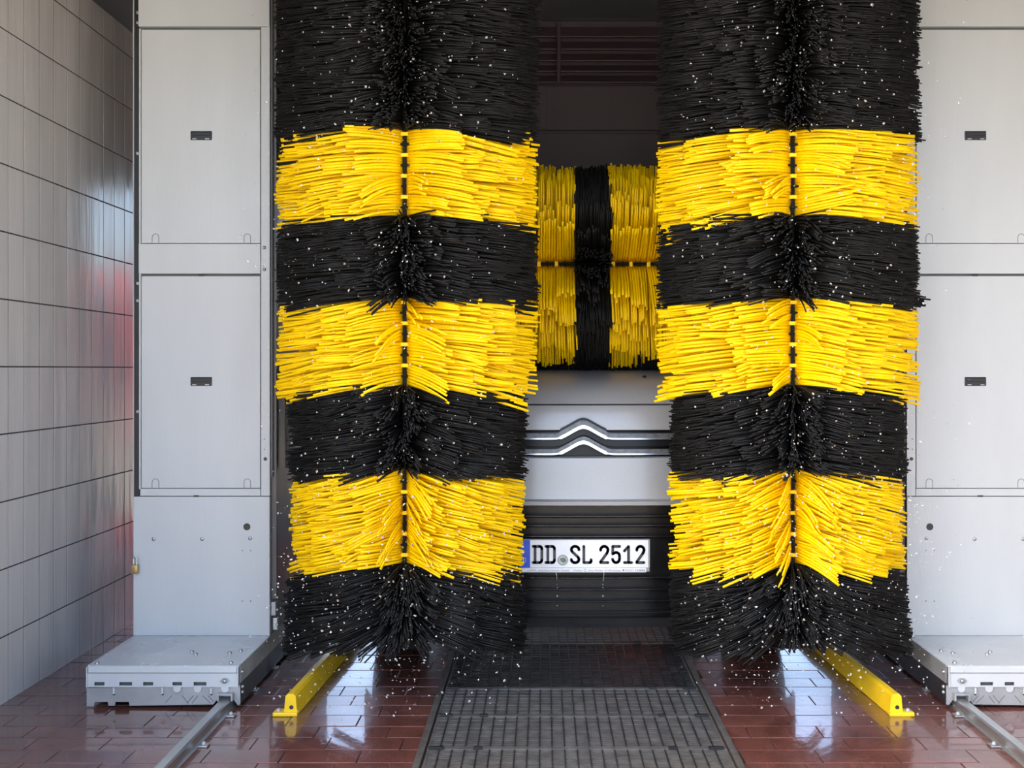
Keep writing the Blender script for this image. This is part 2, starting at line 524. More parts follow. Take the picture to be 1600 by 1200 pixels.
    s0, s1 = 0.0835 + 0.0, 0.0965
    slots = [(148, 164), (187, 207), (224, 240), (270, 285), (303, 323)]
    sl = [(px(a, BF), px(b, BF)) for a, b in slots]
    mb = MB()
    B(X0, X1, BF - 0.004, BF, s1, 0.128, mb=mb)
    B(X0, X1, BF - 0.004, BF, zb, s0, mb=mb)
    edges = [X0] + [e for p in sl for e in p] + [X1]
    for k in range(0, len(edges), 2):
        B(edges[k], edges[k + 1], BF - 0.004, BF, s0, s1, mb=mb)
    mb.build('front_plate', M['panel'], base)
    B(X0 + 0.006, X1 - 0.006, BF - 0.009, BF, 0.130, zt, 0.003).build('front_flange', M['panel'], base)
    for a, b in ((X0, X0 + 0.004), (X1 - 0.004, X1)):
        B(a, b, BF - 0.01, BF, 0.078, zt - 0.002, 0.001).build('corner_lip', M['panel'], base)
    # lower apron
    poly = [(135, 1075), (375, 1071), (375, 1101), (371, 1102), (361, 1088), (343, 1088), (333, 1101), (202, 1103), (201, 1097), (180, 1097), (179, 1103), (169, 1103), (168, 1097), (147, 1097), (146, 1104), (135, 1104)]
    poly = [(sx(px(a, BF)), pz(b, BF)) for a, b in poly]
    MB().prism(poly, 'y', BF + 0.002, BF + 0.008).build('apron_plate', M['zinc'], base)
    for tx in (277, 309, 352):
        xc, zc = px(tx, BF), 0.078
        pl = [(xc - 0.014, zc + 0.002)] + [(xc + 0.014 * math.cos(a), zc - 0.006 + 0.014 * math.sin(a)) for a in np.linspace(PI, 2 * PI, 9)] + [(xc + 0.014, zc + 0.002)]
        MB().prism([(sx(p[0]), p[1]) for p in pl], 'y', BF - 0.003, BF + 0.001).build('plate_tab', M['panel'], base)
    for tx in (178, 254, 330):
        xc = px(tx, BF)
        MB().tube([(sx(xc), BF - 0.002, 0.076), (sx(xc), BF - 0.002, 0.053)], 0.0042, 8).build('pin', M['panel'], base)
        MB().dome((sx(xc), BF + 0.002, 0.050), 0.004, 0.004).build('screw', M['black_plastic'], base)
    for (a, b, c_, d) in ((258, 1099, 268, 1087), (284, 1087, 294, 1099), (292, 1099, 302, 1087), (300, 1099, 309, 1087), (316, 1087, 329, 1099), (325, 1087, 334, 1097)):
        p0 = Vector((sx(px(a, BF)), BF + 0.0015, pz(b, BF)))
        p1 = Vector((sx(px(c_, BF)), BF + 0.0015, pz(d, BF)))
        MB().tube([p0, p1], 0.001, 4).build('cut_line', M['panel_dark'], base)
    xc, zc = px(352, BF), pz(1063, BF)
    pl = [(xc - 0.018, zc), (xc - 0.008, zc + 0.010), (xc + 0.008, zc + 0.010), (xc + 0.018, zc), (xc + 0.008, zc - 0.010), (xc - 0.008, zc - 0.010)]
    MB().prism([(sx(p[0]), p[1]) for p in pl], 'y', BF - 0.008, BF - 0.004).build('nut_plate', M['zinc'], base)
    MB().dome((sx(xc), BF - 0.008, zc), 0.0085, 0.008).build('bolt', M['bolt'], base, smooth=True)
    # rail shoe (arch over the rail)
    mb = MB()
    xr = -1.160
    B(xr - 0.028, xr + 0.028, BF - 0.02, BF + 0.05, 0.052, 0.058, mb=mb)
    B(xr - 0.028, xr - 0.022, BF - 0.02, BF + 0.05, 0.030, 0.052, mb=mb)
    B(xr + 0.022, xr + 0.028, BF - 0.02, BF + 0.05, 0.030, 0.052, mb=mb)
    mb.build('rail_shoe', M['zinc'], base)
    for (bx, by) in ((152, 1037), (361, 1036), (359, 1021), (376, 1017.5), (300, 1019), (306, 1023)):
        Dp = F * (H - 0.155) / (by - CYP)
        MB().dome((sx(px(bx, Dp)), Dp, 0.155), 0.008, 0.008, (0, 0, 1)).build('bolt', M['bolt'], base, smooth=True)
    for (dd, z) in ((BF + 0.03, 0.125), (BF + 0.03, 0.07), (BF + 0.03, 0.05), (BF + 0.5, 0.12)):
        MB().dome((sx(X1 + 0.003), dd, z), 0.008, 0.008, (-1 if mirror else 1, 0, 0)).build('bolt', M['bolt'], base, smooth=True)
    return body

column(False)
column(True)
# head of the portal: overhanging beam that carries the brushes, plum dryer hood with louvre slats behind
hd = MB().box(-1.70, MIR + 1.70, 3.72, 5.8, 2.985, 3.35, 0.02).build('head_beam', M['panel_dark'], portal)
hd['label'] = 'dark head beam over both columns'
HD = 5.45
hood = MB().box(-1.11, MIR + 1.11, HD + 0.02, HD + 0.33, 2.20, 2.985).build('dryer_hood', M['plum'], portal)
hood['label'] = 'dark plum dryer hood between the brushes'
MB().box(-0.85, 1.2, HD + 0.002, HD + 0.02, pz(203, HD), pz(134, HD), 0.003).build('hood_panel', M['plum'], hood)
MB().box(-0.85, 1.2, HD + 0.006, HD + 0.02, 2.205, pz(208, HD), 0.003).build('hood_panel', M['plum'], hood)
for a, b in ((131, 117), (114, 101), (97.5, 83), (79.5, 64), (60, 41), (32, 12)):
    z0, z1 = pz(a, HD), pz(b, HD)
    m_ = MB()
    m_.prism([(HD + 0.018, z0 + 0.006), (HD - 0.022, z0), (HD - 0.024, z0 + 0.004), (HD + 0.018, z1 + 0.002)], 'x', -0.85, 1.2)
    m_.build('louvre_slat', M['plum_slat'], hood)
MB().tube([(px(873, HD), HD - 0.032, 2.66), (px(873, HD), HD - 0.032, 2.96)], 0.011, 10).build('hood_pipe', M['plum_slat'], hood, smooth=True)
MB().box(px(846, HD), px(852, HD), HD - 0.008, HD + 0.002, pz(200, HD), pz(166, HD)).build('hood_bracket', M['plum_slat'], hood)
MB().box(px(857, HD), px(860, HD), HD - 0.006, HD + 0.002, pz(203, HD), pz(140, HD)).build('hood_bracket', M['plum_slat'], hood)

pad = empty('padlock', (-1.656, FD - 0.02, 0.425))
tag(pad, 'small brass padlock hanging on the left column edge', 'padlock')
MB().box(-1.668, -1.641, FD - 0.028, FD - 0.008, pz(895, FD), pz(881, FD), 0.003).build('lock_body', M['brass'], pad, smooth=True)
pts = [(-1.661, FD - 0.018, pz(882, FD)), (-1.661, FD - 0.018, pz(872, FD))] + [(-1.6545 - 0.0065 * math.cos(a), FD - 0.018, pz(872, FD) + 0.006 * math.sin(a)) for a in np.linspace(0.2, PI - 0.2, 7)] + [(-1.648, FD - 0.018, pz(872, FD)), (-1.648, FD - 0.018, pz(882, FD))]
MB().tube(pts, 0.003, 8).build('shackle', M['steel'], pad, smooth=True)

# ================================================================== floor rails
for (xr, lb) in ((-1.160, 'steel floor rail running under the left portal carriage'), (MIR + 1.160, 'steel floor rail running under the right portal carriage')):
    r = empty('floor_rail', (xr, 4.6, 0))
    tag(r, lb, 'rail', 'portal floor rails')
    MB().prism([(xr - 0.030, 0.0), (xr - 0.030, 0.004), (xr - 0.020, 0.006), (xr - 0.020, 0.032), (xr - 0.014, 0.037), (xr + 0.014, 0.037), (xr + 0.020, 0.032), (xr + 0.020, 0.006), (xr + 0.030, 0.004), (xr + 0.030, 0.0)], 'y', 2.7, 7.4).build('rail_profile', M['steel'], r)
    k = 0
    for dd in np.arange(2.95, 6.0, 0.31):
        s = 1 if xr < 0 else -1
        for sg in (s,):
            cl = MB().box(xr + sg * 0.028, xr + sg * 0.060, dd - 0.018, dd + 0.018, 0.0, 0.007, 0.002).build('rail_clip', M['bolt'], r)
            MB().dome((xr + sg * 0.044, dd, 0.007), 0.008, 0.010, (0, 0, 1)).build('clip_bolt', M['zinc'], cl, smooth=True)

# ================================================================== wheel guides
def wheel_guide(xf, xb, lb, out):
    Df, Db = 3.885, 6.4
    g = empty('wheel_guide', (xf, Df, 0))
    tag(g, lb, 'wheel guide', 'yellow wheel guides')
    # hat profile swept from front to back
    def ring(D):
        t = (D - Df) / (Db - Df)
        x = xf + (xb - xf) * min(1, t * 2.6)
        w0, w1, h = 0.024, 0.018, 0.078
        return [(x - w0, D, 0.002), (x - w0 * 0.97, D, 0.012), (x - w1, D, h - 0.008), (x - w1 + 0.008, D, h), (x + w1 - 0.008, D, h), (x + w1, D, h - 0.008), (x + w0 * 0.97, D, 0.012), (x + w0, D, 0.002)]
    Ds = [Df, 4.1, 4.5, 4.9, 5.6, Db]
    rows = [ring(D) for D in Ds]
    mb = MB().grid(rows)
    n = len(rows[0])
    mb.f.append(tuple(range(n)))
    mb.f.append(tuple(reversed(range((len(Ds) - 1) * n, len(Ds) * n))))
    mb.build('guide_tube', M['yellow_paint'], g)
    MB().box(xf - 0.026 + min(out, 0) * 0.036, xf + 0.026 + max(out, 0) * 0.036, Df - 0.012, Df + 0.04, 0.0, 0.014, 0.003).build('foot_plate', M['yellow_paint'], g)
    b = MB().dome((xf + out * 0.046, Df + 0.014, 0.014), 0.010, 0.010, (0, 0, 1)).build('anchor_bolt', M['zinc'], g, smooth=True)
    MB().tube([(xf + 0.003, Df - 0.0015, 0.030), (xf + 0.003, Df + 0.01, 0.030)], 0.0075, 10).build('end_hole', M['black_plastic'], g)
    for D in (4.5, 5.1, 5.7):
        MB().box(xb + out * 0.02, xb + out * 0.085, D, D + 0.05, 0.0, 0.010, 0.002).build('foot_plate', M['yellow_paint'], g)
wheel_guide(-0.905, -0.862, 'yellow steel wheel guide on the floor beneath the left brush', -1)
wheel_guide(1.258, 1.205, 'yellow steel wheel guide on the floor beneath the right brush', 1)

# ================================================================== drain grating
tr = empty('drain_trench', ((GX0 + GX1) / 2, GD0, -0.12))
tag(tr, 'dark steel edged drain trench under the floor gratings', 'drain')
MB().box(GX0 - 0.02, GX1 + 0.02, GD0, GD1, -0.005, -0.0046).build('trench_bed', M['trench'], tr)
for a, b in ((GX0 - 0.03, GX0 - 0.008), (GX1 + 0.008, GX1 + 0.03)):
    MB().box(a, b, GD0, GD1, -0.004, 0.006, 0.002).build('edge_angle', M['grate'], tr)
pitch = 0.3325
k = 0
gl = ['foremost floor grating at the bottom edge of the view', 'second floor grating counted from the camera', 'third floor grating, just in front of the water covered one', 'water covered floor grating between the two brushes', 'wet floor grating under the nose of the van, reflected light put into its pale steel']
start = 4.208 - 3 * pitch
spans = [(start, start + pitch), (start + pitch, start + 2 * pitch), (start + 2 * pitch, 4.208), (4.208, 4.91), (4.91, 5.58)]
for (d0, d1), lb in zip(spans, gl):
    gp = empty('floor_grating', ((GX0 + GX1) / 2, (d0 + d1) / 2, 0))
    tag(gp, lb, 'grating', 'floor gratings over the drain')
    e = 0.004
    a0, a1, b0, b1 = GX0, GX1, d0 + e, d1 - e
    zt = 0.004
    mb = MB()
    mb.box(a0, a1, b0, b0 + 0.010, -0.004, zt)
    mb.box(a0, a1, b1 - 0.012, b1, -0.004, zt + 0.002)
    mb.box(a0, a0 + 0.008, b0 + 0.01, b1 - 0.012, -0.004, zt)
    mb.box(a1 - 0.008, a1, b0 + 0.01, b1 - 0.012, -0.004, zt)
    mb.build('frame', M['grate'], gp)
    mb = MB()
    gm = M['zinc'] if d0 > 4.8 else (M['grate_wet'] if d0 > 4.2 else M['grate'])  # reflected light put into the paler steel of the grating under the van
    nb = 24
    for i in range(1, nb):
        x = a0 + (a1 - a0) * i / nb
        mb.box(x - 0.0022, x + 0.0022, b0 + 0.01, b1 - 0.012, -0.004, zt + 0.0006)
    mb.build('bearing_bars', M['trench'], gp, kind='stuff')
    mb = MB()
    nc = max(1, round((b1 - b0) / 0.0205))
    for i in range(1, nc):
        yy = b0 + (b1 - b0) * i / nc
        mb.box(a0 + 0.008, a1 - 0.008, yy - 0.0065, yy + 0.0065, -0.004, zt - 0.0006 - 0.0012 * (i % 2))
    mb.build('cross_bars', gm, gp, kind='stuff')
    if d0 < 4.21:
        for xx in (a0 + 0.004, a0 + 0.15, a1 - 0.19, a1 - 0.06):
            MB().box(xx, xx + (0.05 if xx in (a0 + 0.004, a1 - 0.06) else 0.03), b1 - 0.014, b1 + 0.001, zt, zt + 0.008, 0.001).build('lifting_lug', M['black_plastic'], gp)

# ================================================================== brushes
def fast_mesh(name, V, Q, material, parent, kind=None, smooth=False):
    me = bpy.data.meshes.new(name)
    off = wloc(parent)
    V = V - np.array(off[:])
    me.vertices.add(len(V))
    me.vertices.foreach_set('co', V.astype(np.float32).ravel())
    nq = len(Q)
    me.loops.add(nq * 4)
    me.loops.foreach_set('vertex_index', Q.astype(np.int32).ravel())
    me.polygons.add(nq)
    me.polygons.foreach_set('loop_start', np.arange(0, nq * 4, 4, dtype=np.int32))
    me.update(calc_edges=True)
    me.materials.append(material)
    o = bpy.data.objects.new(name, me)
    o.parent = parent
    COL.objects.link(o)
    if kind: o['kind'] = kind
    return o

NS = 6
def strands(P0, P1, P2, axial, W, T, taper=0.9):
    """quadratic strands; rectangular section. P*: (M,3). axial: (3,) direction of the wide side."""
    Mn = len(P0)
    t = np.linspace(0, 1, NS)[None, :, None]
    C = (1 - t) ** 2 * P0[:, None] + 2 * t * (1 - t) * P1[:, None] + t ** 2 * P2[:, None]
    Tg = 2 * (1 - t) * (P1 - P0)[:, None] + 2 * t * (P2 - P1)[:, None]
    Tg /= np.linalg.norm(Tg, axis=2, keepdims=True) + 1e-9
    A = np.broadcast_to(np.array(axial, float), C.shape)
    roll = RNG.normal(0, 0.22, (Mn, 1, 1)) * t ** 2
    S = np.cross(Tg, A)
    S /= np.linalg.norm(S, axis=2, keepdims=True) + 1e-9
    U = np.cross(S, Tg)
    S2 = S * np.cos(roll) + U * np.sin(roll)
    U2 = U * np.cos(roll) - S * np.sin(roll)
    tp = np.clip(taper + RNG.normal(0, 0.13, (Mn, 1, 1)), 0.4, 1.0)
    w = (W[:, None, None] / 2) * (1 - (1 - tp) * t ** 0.7)
    h = (T[:, None, None] / 2) * (1 - (1 - taper) * t)
    ring = np.stack([C + U2 * w + S2 * h, C - U2 * w + S2 * h, C - U2 * w - S2 * h, C + U2 * w - S2 * h], axis=2)   # M,NS,4,3
    V = ring.reshape(-1, 3)
    base = (np.arange(Mn) * NS * 4)[:, None]
    q = []
    for i in range(NS - 1):
        for k in range(4):
            k2 = (k + 1) % 4
            q.append((i * 4 + k, i * 4 + k2, (i + 1) * 4 + k2, (i + 1) * 4 + k))
    q.append((3, 2, 1, 0))
    e = (NS - 1) * 4
    q.append((e, e + 1, e + 2, e + 3))
    Q = (base[:, :, None] + np.array(q)[None]).reshape(-1, 4)
    return V, Q

class BrushSpec: pass

def sheet(spec, alpha, a0, a1, nf, layer, droop, wid, thk, taper=0.9):
    """one slit sheet: nf fingers side by side from axial a0..a1, swept to angle alpha (0 = front, + = lateral side)."""
    i = (np.arange(nf) + 0.5) / nf
    ax0 = a0 + (a1 - a0) * i
    am = (a0 + a1) / 2
    sg = 1.0 if alpha >= 0 else -1.0
    al = np.full(nf, alpha) + RNG.normal(0, 0.02, nf)
    if layer == 0:
        th = np.full(nf, sg * 0.07)
    elif layer == 1:
        th = np.full(nf, sg * 0.60)
    elif layer == 2:
        th = np.full(nf, sg * 1.35)
    else:
        th = al.copy()
    r0 = spec.r0
    R = spec.R(am, sg) * (1 + RNG.normal(0, 0.012, nf) + RNG.normal(0, 0.012))
    front = np.cos(al) > 0
    Ry = np.where(front, spec.Ryf[min(layer, 3)], spec.Ryb)
    lat0, dep0 = r0 * np.sin(th), -r0 * np.cos(th)
    lat2, dep2 = R * np.sin(al), -Ry * np.cos(al)
    sp = (RNG.normal(0, 1.0, nf) * 0.0045 + RNG.normal(0, 0.010) + RNG.normal(0, 0.006) * (i - 0.5) * 2) * spec.spread
    dr = droop * np.maximum(np.abs(np.sin(al)), 0.5) ** 0.7 * (1 + RNG.normal(0, 0.2)) + 0.01
    fan = spec.fan(am)
    ax2 = ax0 + sp + fan
    latm = lat0 + (lat2 - lat0) * 0.45
    depm = dep0 + (dep2 - dep0) * 0.5 - np.where(front, 0.035, -0.02) * (1 - 0.3 * np.abs(np.sin(al)))
    axm = ax0 + sp * 0.25 + fan * 0.35
    def conv(lat, dep, ax, down):
        if spec.axis == 'z':
            return np.stack([spec.c[0] + lat, spec.c[1] + dep, ax - down], 1)
        return np.stack([ax, spec.c[1] + dep, spec.c[2] + lat - down], 1)
    z = np.zeros(nf)
    if spec.axis == 'z':
        P0, P1, P2 = conv(lat0, dep0, ax0, z), conv(latm, depm, axm, dr * 0.15), conv(lat2, dep2, ax2, dr)
    else:
        P0, P1, P2 = conv(lat0, dep0, ax0, z), conv(latm, depm, axm, z), conv(lat2, dep2, ax2, z + 0.01)
    if spec.limit is not None:
        P1, P2 = spec.limit(P1), spec.limit(P2)
    axv = (0, 0, 1) if spec.axis == 'z' else (1, 0, 0)
    W = np.full(nf, wid) * (1 + RNG.normal(0, 0.08, nf))
    return strands(P0, P1, P2, axv, W, np.full(nf, thk), taper)

def join(parts):
    Vs, Qs, b = [], [], 0
    for V, Q in parts:
        Vs.append(V)
        Qs.append(Q + b)
        b += len(V)
    return np.concatenate(Vs), np.concatenate(Qs)

def front_angles(n_per):
    """(alpha, layer) for one side of one module, front half"""
    out = []
    lat = [0.68, 0.36, 0.84, 0.54, 0.94, 0.985]
    for s in lat[:n_per[0]]:
        out.append((math.asin(max(0.1, min(0.995, s + RNG.normal(0, 0.07)))), 0))
    for s in ([0.97, 0.82, 0.62])[:n_per[1]]:
        out.append((math.asin(min(0.995, s + RNG.normal(0, 0.05))), 1))
    for a in ([1.50, 1.80])[:n_per[2]]:
        out.append((a + RNG.normal(0, 0.05), 2))
    return out

def yellow_band(spec, root, a0, a1, module, parts_as_objects=True, droop=0.035):
    core = None
    nmod = max(1, round((a1 - a0) / module))
    h = (a1 - a0) / nmod
    nf = max(4, round(h / 0.0115))
    band_root = None
    back = []
    fronts = []
    for m_ in range(nmod):
        z0, z1 = a0 + m_ * h, a0 + (m_ + 1) * h
        for sg in (-1, 1):
            for (al, ly) in front_angles((5, 2, 1)):
                d = droop * (1 + RNG.normal(0, 0.5))
                fronts.append(sheet(spec, sg * al, z0 + 0.001, z1 - 0.001, nf, ly, d, h / nf * 1.02, 0.0048, 0.70))
            if spec.axis == 'z' and RNG.random() < (0.75 if z0 < 0.8 else 0.3):
                fronts.append(sheet(spec, sg * RNG.uniform(0.12, 0.32), z0 + 0.01, z1 - 0.01, nf - 2, 0, 0.10, h / nf, 0.0048, 0.8))
            for al in (2.05, 2.4, 2.75, 3.05):
                back.append(sheet(spec, sg * al, z0, z1, nf, 3, droop, h / nf * 1.1, 0.006))
    Vb, Qb = join(back)
    band = fast_mesh('bristle_band', Vb, Qb, M['yellow_bristle'], root, kind='stuff')
    band['label'] = 'yellow bristle band'
    if parts_as_objects:
        for V, Q in fronts:
            fast_mesh('bristle_tuft', V, Q, M['yellow_bristle'], band)
    else:
        V, Q = join(fronts)
        fast_mesh('bristle_tufts', V, Q, M['yellow_bristle'], band, kind='stuff')
    return band

def black_band(spec, root, a0, a1, module=0.05, droop=0.03, density=1.0):
    parts = []
    nmod = max(1, round((a1 - a0) / module))
    h = (a1 - a0) / nmod
    nf = max(4, round(h / 0.0055))
    for m_ in range(nmod):
        z0, z1 = a0 + m_ * h, a0 + (m_ + 1) * h
        for sg in (-1, 1):
            angs = front_angles((6, 3, 2)) + [(RNG.uniform(0.1, 1.55), RNG.integers(0, 2)) for _ in range(int(4 * density))] + [(RNG.uniform(0.02, 0.3), 0), (RNG.uniform(-0.2, 0.1), 0), (RNG.uniform(-0.1, 0.2), 0)]
            angs += [(a, 3) for a in (2.05, 2.4, 2.75, 3.05)]
            for (al, ly) in angs:
                sp_old = spec.spread
                spec.spread = sp_old * 1.3
                parts.append(sheet(spec, sg * al, z0, z1, nf, ly, droop * (1 + RNG.normal(0, 0.3)), h / nf * 1.05, 0.004))
                spec.spread = sp_old
    V, Q = join(parts)
    b = fast_mesh('bristle_band', V, Q, M['black_bristle'], root, kind='stuff')
    b['label'] = 'black bristle band'
    return b

def side_brush(name_label, cx, outer, bands):
    cy = 4.15
    root = empty('side_brush', (cx, cy, 0.17))
    tag(root, name_label, 'wash brush', 'upright side brushes')
    s = BrushSpec()
    s.axis, s.c, s.r0 = 'z', (cx, cy), 0.085
    s.Ryf, s.Ryb, s.spread, s.limit = (0.235, 0.12, 0.03, 0.12), 0.20, 1.0, None
    def R(a, sg):
        if a > 1.165: return 0.492
        if a > 0.47: return 0.445
        return 0.447 + (0.045 * (0.47 - a) / 0.3 if sg == outer else 0.0)
    s.R = R
    s.fan = lambda a: -0.035 * max(0, (0.45 - a) / 0.2) - (0.012 if 0.47 < a < 0.83 else 0)
    MB().tube([(cx, cy, 0.19), (cx, cy, 2.984)], 0.08, 20).build('shaft', M['clamp'], root, smooth=True)
    rail = MB().box(cx - 0.006, cx + 0.006, cy - 0.094, cy - 0.078, 0.24, 2.95).build('clamp_rail', M['clamp'], root)
    for z in np.arange(0.27, 2.94, 0.0785):
        MB().box(cx - 0.021, cx + 0.021, cy - 0.099, cy - 0.093, z - 0.004, z + 0.004, 0.001).build('clamp_pin', M['clamp'], rail)
    for i, (kind, a0, a1) in enumerate(bands):
        if kind == 'y':
            yellow_band(s, root, a0, a1, 0.0785)
            for z in np.arange(0.27 + 0.0785 / 2, 2.94, 0.0785):
                if a0 + 0.01 < z < a1 - 0.01:
                    MB().box(cx - 0.014, cx + 0.014, cy - 0.098, cy - 0.092, z - 0.007, z + 0.007, 0.002).build('bristle_tie', M['yellow_bristle'], rail)
        else:
            black_band(s, root, a0, a1, droop=0.03 if a0 > 0.3 else 0.05)
    return root

bL = [('k', 0.265, 0.515), ('y', 0.515, 0.868), ('k', 0.868, 1.178), ('y', 1.178, 1.505), ('k', 1.505, 1.808), ('y', 1.808, 2.130), ('k', 2.130, 2.86)]
side_brush('upright black and yellow side brush in front of the left portal column', -0.520, -1, bL)
side_brush('upright black and yellow side brush in front of the right portal column', 0.928, 1, bL)

# ---- roof brush (horizontal)
rc = (MIR / 2 - 0.02, 4.93, 1.705)
rb = empty('roof_brush', (rc[0], rc[1], rc[2]))
tag(rb, 'horizontal yellow and black roof brush above the van nose', 'wash brush')
MB().tube([(-1.10, rc[1], rc[2]), (MIR + 1.10, rc[1], rc[2])], 0.08, 20).build('shaft', M['rubber'], rb, smooth=True)
rail = MB().box(-0.85, 1.21, rc[1] - 0.094, rc[1] - 0.078, rc[2] - 0.006, rc[2] + 0.006).build('clamp_rail', M['clamp'], rb)
s = BrushSpec()
s.axis, s.c, s.r0 = 'x', rc, 0.085
s.Ryf, s.Ryb, s.spread = (0.34, 0.28, 0.12, 0.2), 0.34, 0.55
s.R = lambda a, sg: 0.452
s.fan = lambda a: 0.0
def hood_limit(P):
    Q = P.copy()
    Q[:, 2] = np.maximum(Q[:, 2], 1.229 + np.maximum(0, Q[:, 1] - 4.85) * 0.12)
    return Q
s.limit = hood_limit
xs = [-0.95, -0.66, -0.46, -0.17 + 0.01, -0.17 + 0.01]
rbands = [('y', -0.93, -0.68), ('k', -0.68, -0.50), ('y', -0.50, -0.44), ('k', -0.44, -0.20), ('y', -0.20, 0.137), ('k', 0.137, 0.288), ('y', 0.288, 0.62), ('k', 0.62, 0.80), ('y', 0.80, 1.05), ('k', 1.05, 1.28)]
for kind, a0, a1 in rbands:
    if kind == 'y':
        vis = (a0, a1) in ((-0.20, 0.137), (0.288, 0.62))
        yellow_band(s, rb, a0, a1, 0.0785, parts_as_objects=vis)
        for x in np.arange(a0 + 0.02, a1 - 0.01, 0.0785 / 1.0):
            MB().box(x - 0.008, x + 0.008, rc[1] - 0.098, rc[1] - 0.090, rc[2] - 0.014, rc[2] + 0.014, 0.002).build('bristle_tie', M['yellow_bristle'], rail)
            MB().box(x + 0.035, x + 0.043, rc[1] - 0.1, rc[1] - 0.09, rc[2] - 0.018, rc[2] + 0.018, 0.001).build('clamp_pin', M['clamp'], rail)
    else:
        black_band(s, rb, a0, a1, 0.05)

parts = []
for x in np.arange(-0.22, 0.62, 0.05):
    for al in (-1.25, -1.38, -1.52):
        s.R = lambda a, sg: 0.480
        parts.append(sheet(s, al, x, x + 0.05, 9, 2, 0.0, 0.0058, 0.004))
V, Q = join(parts)
ub = fast_mesh('bristle_band', V, Q, M['black_bristle'], rb, kind='stuff')
ub['label'] = 'long black bristles below the yellow ones'

# ================================================================== van
VC = 0.160                      # centre line
van = empty('van', (VC, 6.5, 0))
tag(van, 'silver van with chevron emblem nose standing behind the brushes', 'van')
def curve(x):
    u = min(1.0, abs(x) / 0.96)
    return 0.12 * u ** 2 + 0.35 * u ** 8
XS = np.linspace(-0.96, 0.96, 49)
def fascia(name, prof, m_, x0=-0.96, x1=0.96, thick=0.03, smooth=True, n=49):
    xs_ = np.linspace(x0, x1, n)
    rows = [[(VC + x, d + curve(x), z) for x in xs_] for d, z in prof]
    rows += [[(VC + x, d + curve(x) + thick, z) for x in xs_] for d, z in reversed(prof)]
    rows.append(rows[0])
    mb = MB().grid(rows)
    nc = n
    nr = len(rows) - 1
    mb.f.append(tuple(i * nc for i in range(nr)))
    mb.f.append(tuple(i * nc + nc - 1 for i in reversed(range(nr))))
    return mb.build(name, m_, van, smooth=smooth)

bp = fascia('bumper', [(4.388, 0.684), (4.368, 0.690), (4.366, 0.705), (4.392, 0.712), (4.398, 0.75), (4.404, 0.82), (4.412, 0.876), (4.425, 0.882)], M['car_paint'])
nose = fascia('nose_panel', [(4.450, 0.985), (4.432, 0.990), (4.436, 1.02), (4.446, 1.06), (4.462, 1.088), (4.475, 1.0905)], M['car_paint'])
hoodp = [(4.472, 1.0935), (4.468, 1.0955), (4.482, 1.115), (4.51, 1.145), (4.56, 1.175), (4.65, 1.202), (4.80, 1.222), (5.05, 1.245), (5.45, 1.285), (5.62, 1.31)]
hd_ = fascia('bonnet', hoodp, M['car_paint'], thick=0.02)
MB().dome((VC + 0.27, 4.66, pz(590, 4.62)), 0.010, 0.006, (0, -1, 0.5)).build('washer_nozzle', M['car_black'], hd_, smooth=True)
# black chevron band insert
fascia('emblem_insert', [(4.462, 0.878), (4.448, 0.884), (4.452, 0.93), (4.460, 0.99), (4.475, 0.992)], M['gloss_black'], -0.80, 0.80)
# chevron outline that rises over the nose panel
DE = 4.414
def chev(dz_peak, half_lo, z_lo):
    """centre line of a chevron bar: flat, ramp, rounded peak"""
    pts = []
    ramp = dz_peak
    for x in np.linspace(-0.62, 0.62, 125):
        a = abs(x)
        if a > half_lo:
            z = 0
        else:
            t = 1 - a / half_lo
            z = ramp * t
        pts.append([x, z])
    z = np.array([p[1] for p in pts])
    k = np.array([1, 2, 3, 2, 1.0]); k /= k.sum()
    for _ in range(2):
        z = np.convolve(np.pad(z, 2, mode='edge'), k, mode='valid')
    return [(p[0], z_lo + zz) for p, zz in zip(pts, z)]
def chev_strip(name, pts, w_flat, w_ramp, D, thick, m_, parent, tilt=0.12):
    rows_t, rows_b = [], []
    for (x, z), i in zip(pts, range(len(pts))):
        zn = pts[min(i + 1, len(pts) - 1)][1] - pts[max(i - 1, 0)][1]
        w = w_ramp if abs(x) < 0.098 else w_flat
        rows_t.append((x, z + w / 2))
        rows_b.append((x, z - w / 2))
    d = lambda x: D + curve(x)
    tilt = tilt * w_ramp
    R0 = [[(VC + x, d(x) + thick, z) for x, z in rows_t], [(VC + x, d(x) + tilt, z) for x, z in rows_t], [(VC + x, d(x) + tilt * 0.45, z) for x, z in ((a[0], (a[1] + b[1]) / 2) for a, b in zip(rows_t, rows_b))], [(VC + x, d(x), z) for x, z in rows_b], [(VC + x, d(x) + thick, z) for x, z in rows_b]]
    mb = MB().grid(R0)
    return mb.build(name, m_, parent, smooth=False, recalc=True)
em = bpy.data.objects['emblem_insert']
zc1 = pz(685.5, 4.425); zc2 = pz(709.5, 4.425)
# dark surround of the upper chevron, grey faces, chrome edges
chev_strip('chevron_surround', chev(0.056, 0.098, zc1 + 0.012), 0.030, 0.050, DE + 0.006, 0.03, M['car_black'], em)
chev_strip('chevron_face', chev(0.056, 0.098, zc1 + 0.011), 0.021, 0.030, DE + 0.001, 0.02, M['chevron_grey'], em)
chev_strip('chevron_chrome', chev(0.056, 0.098, zc1), 0.006, 0.014, DE - 0.004, 0.015, M['chrome'], em)
chev_strip('chevron_black_band', chev(0.056, 0.098, zc1 - 0.018), 0.026, 0.030, DE + 0.008, 0.02, M['gloss_black'], em)  # black band between the two chevrons
chev_strip('chevron_face', chev(0.056, 0.098, zc2 + 0.011), 0.018, 0.024, DE + 0.001, 0.02, M['chevron_grey'], em)
chev_strip('chevron_chrome', chev(0.056, 0.098, zc2), 0.006, 0.014, DE - 0.004, 0.015, M['chrome'], em)
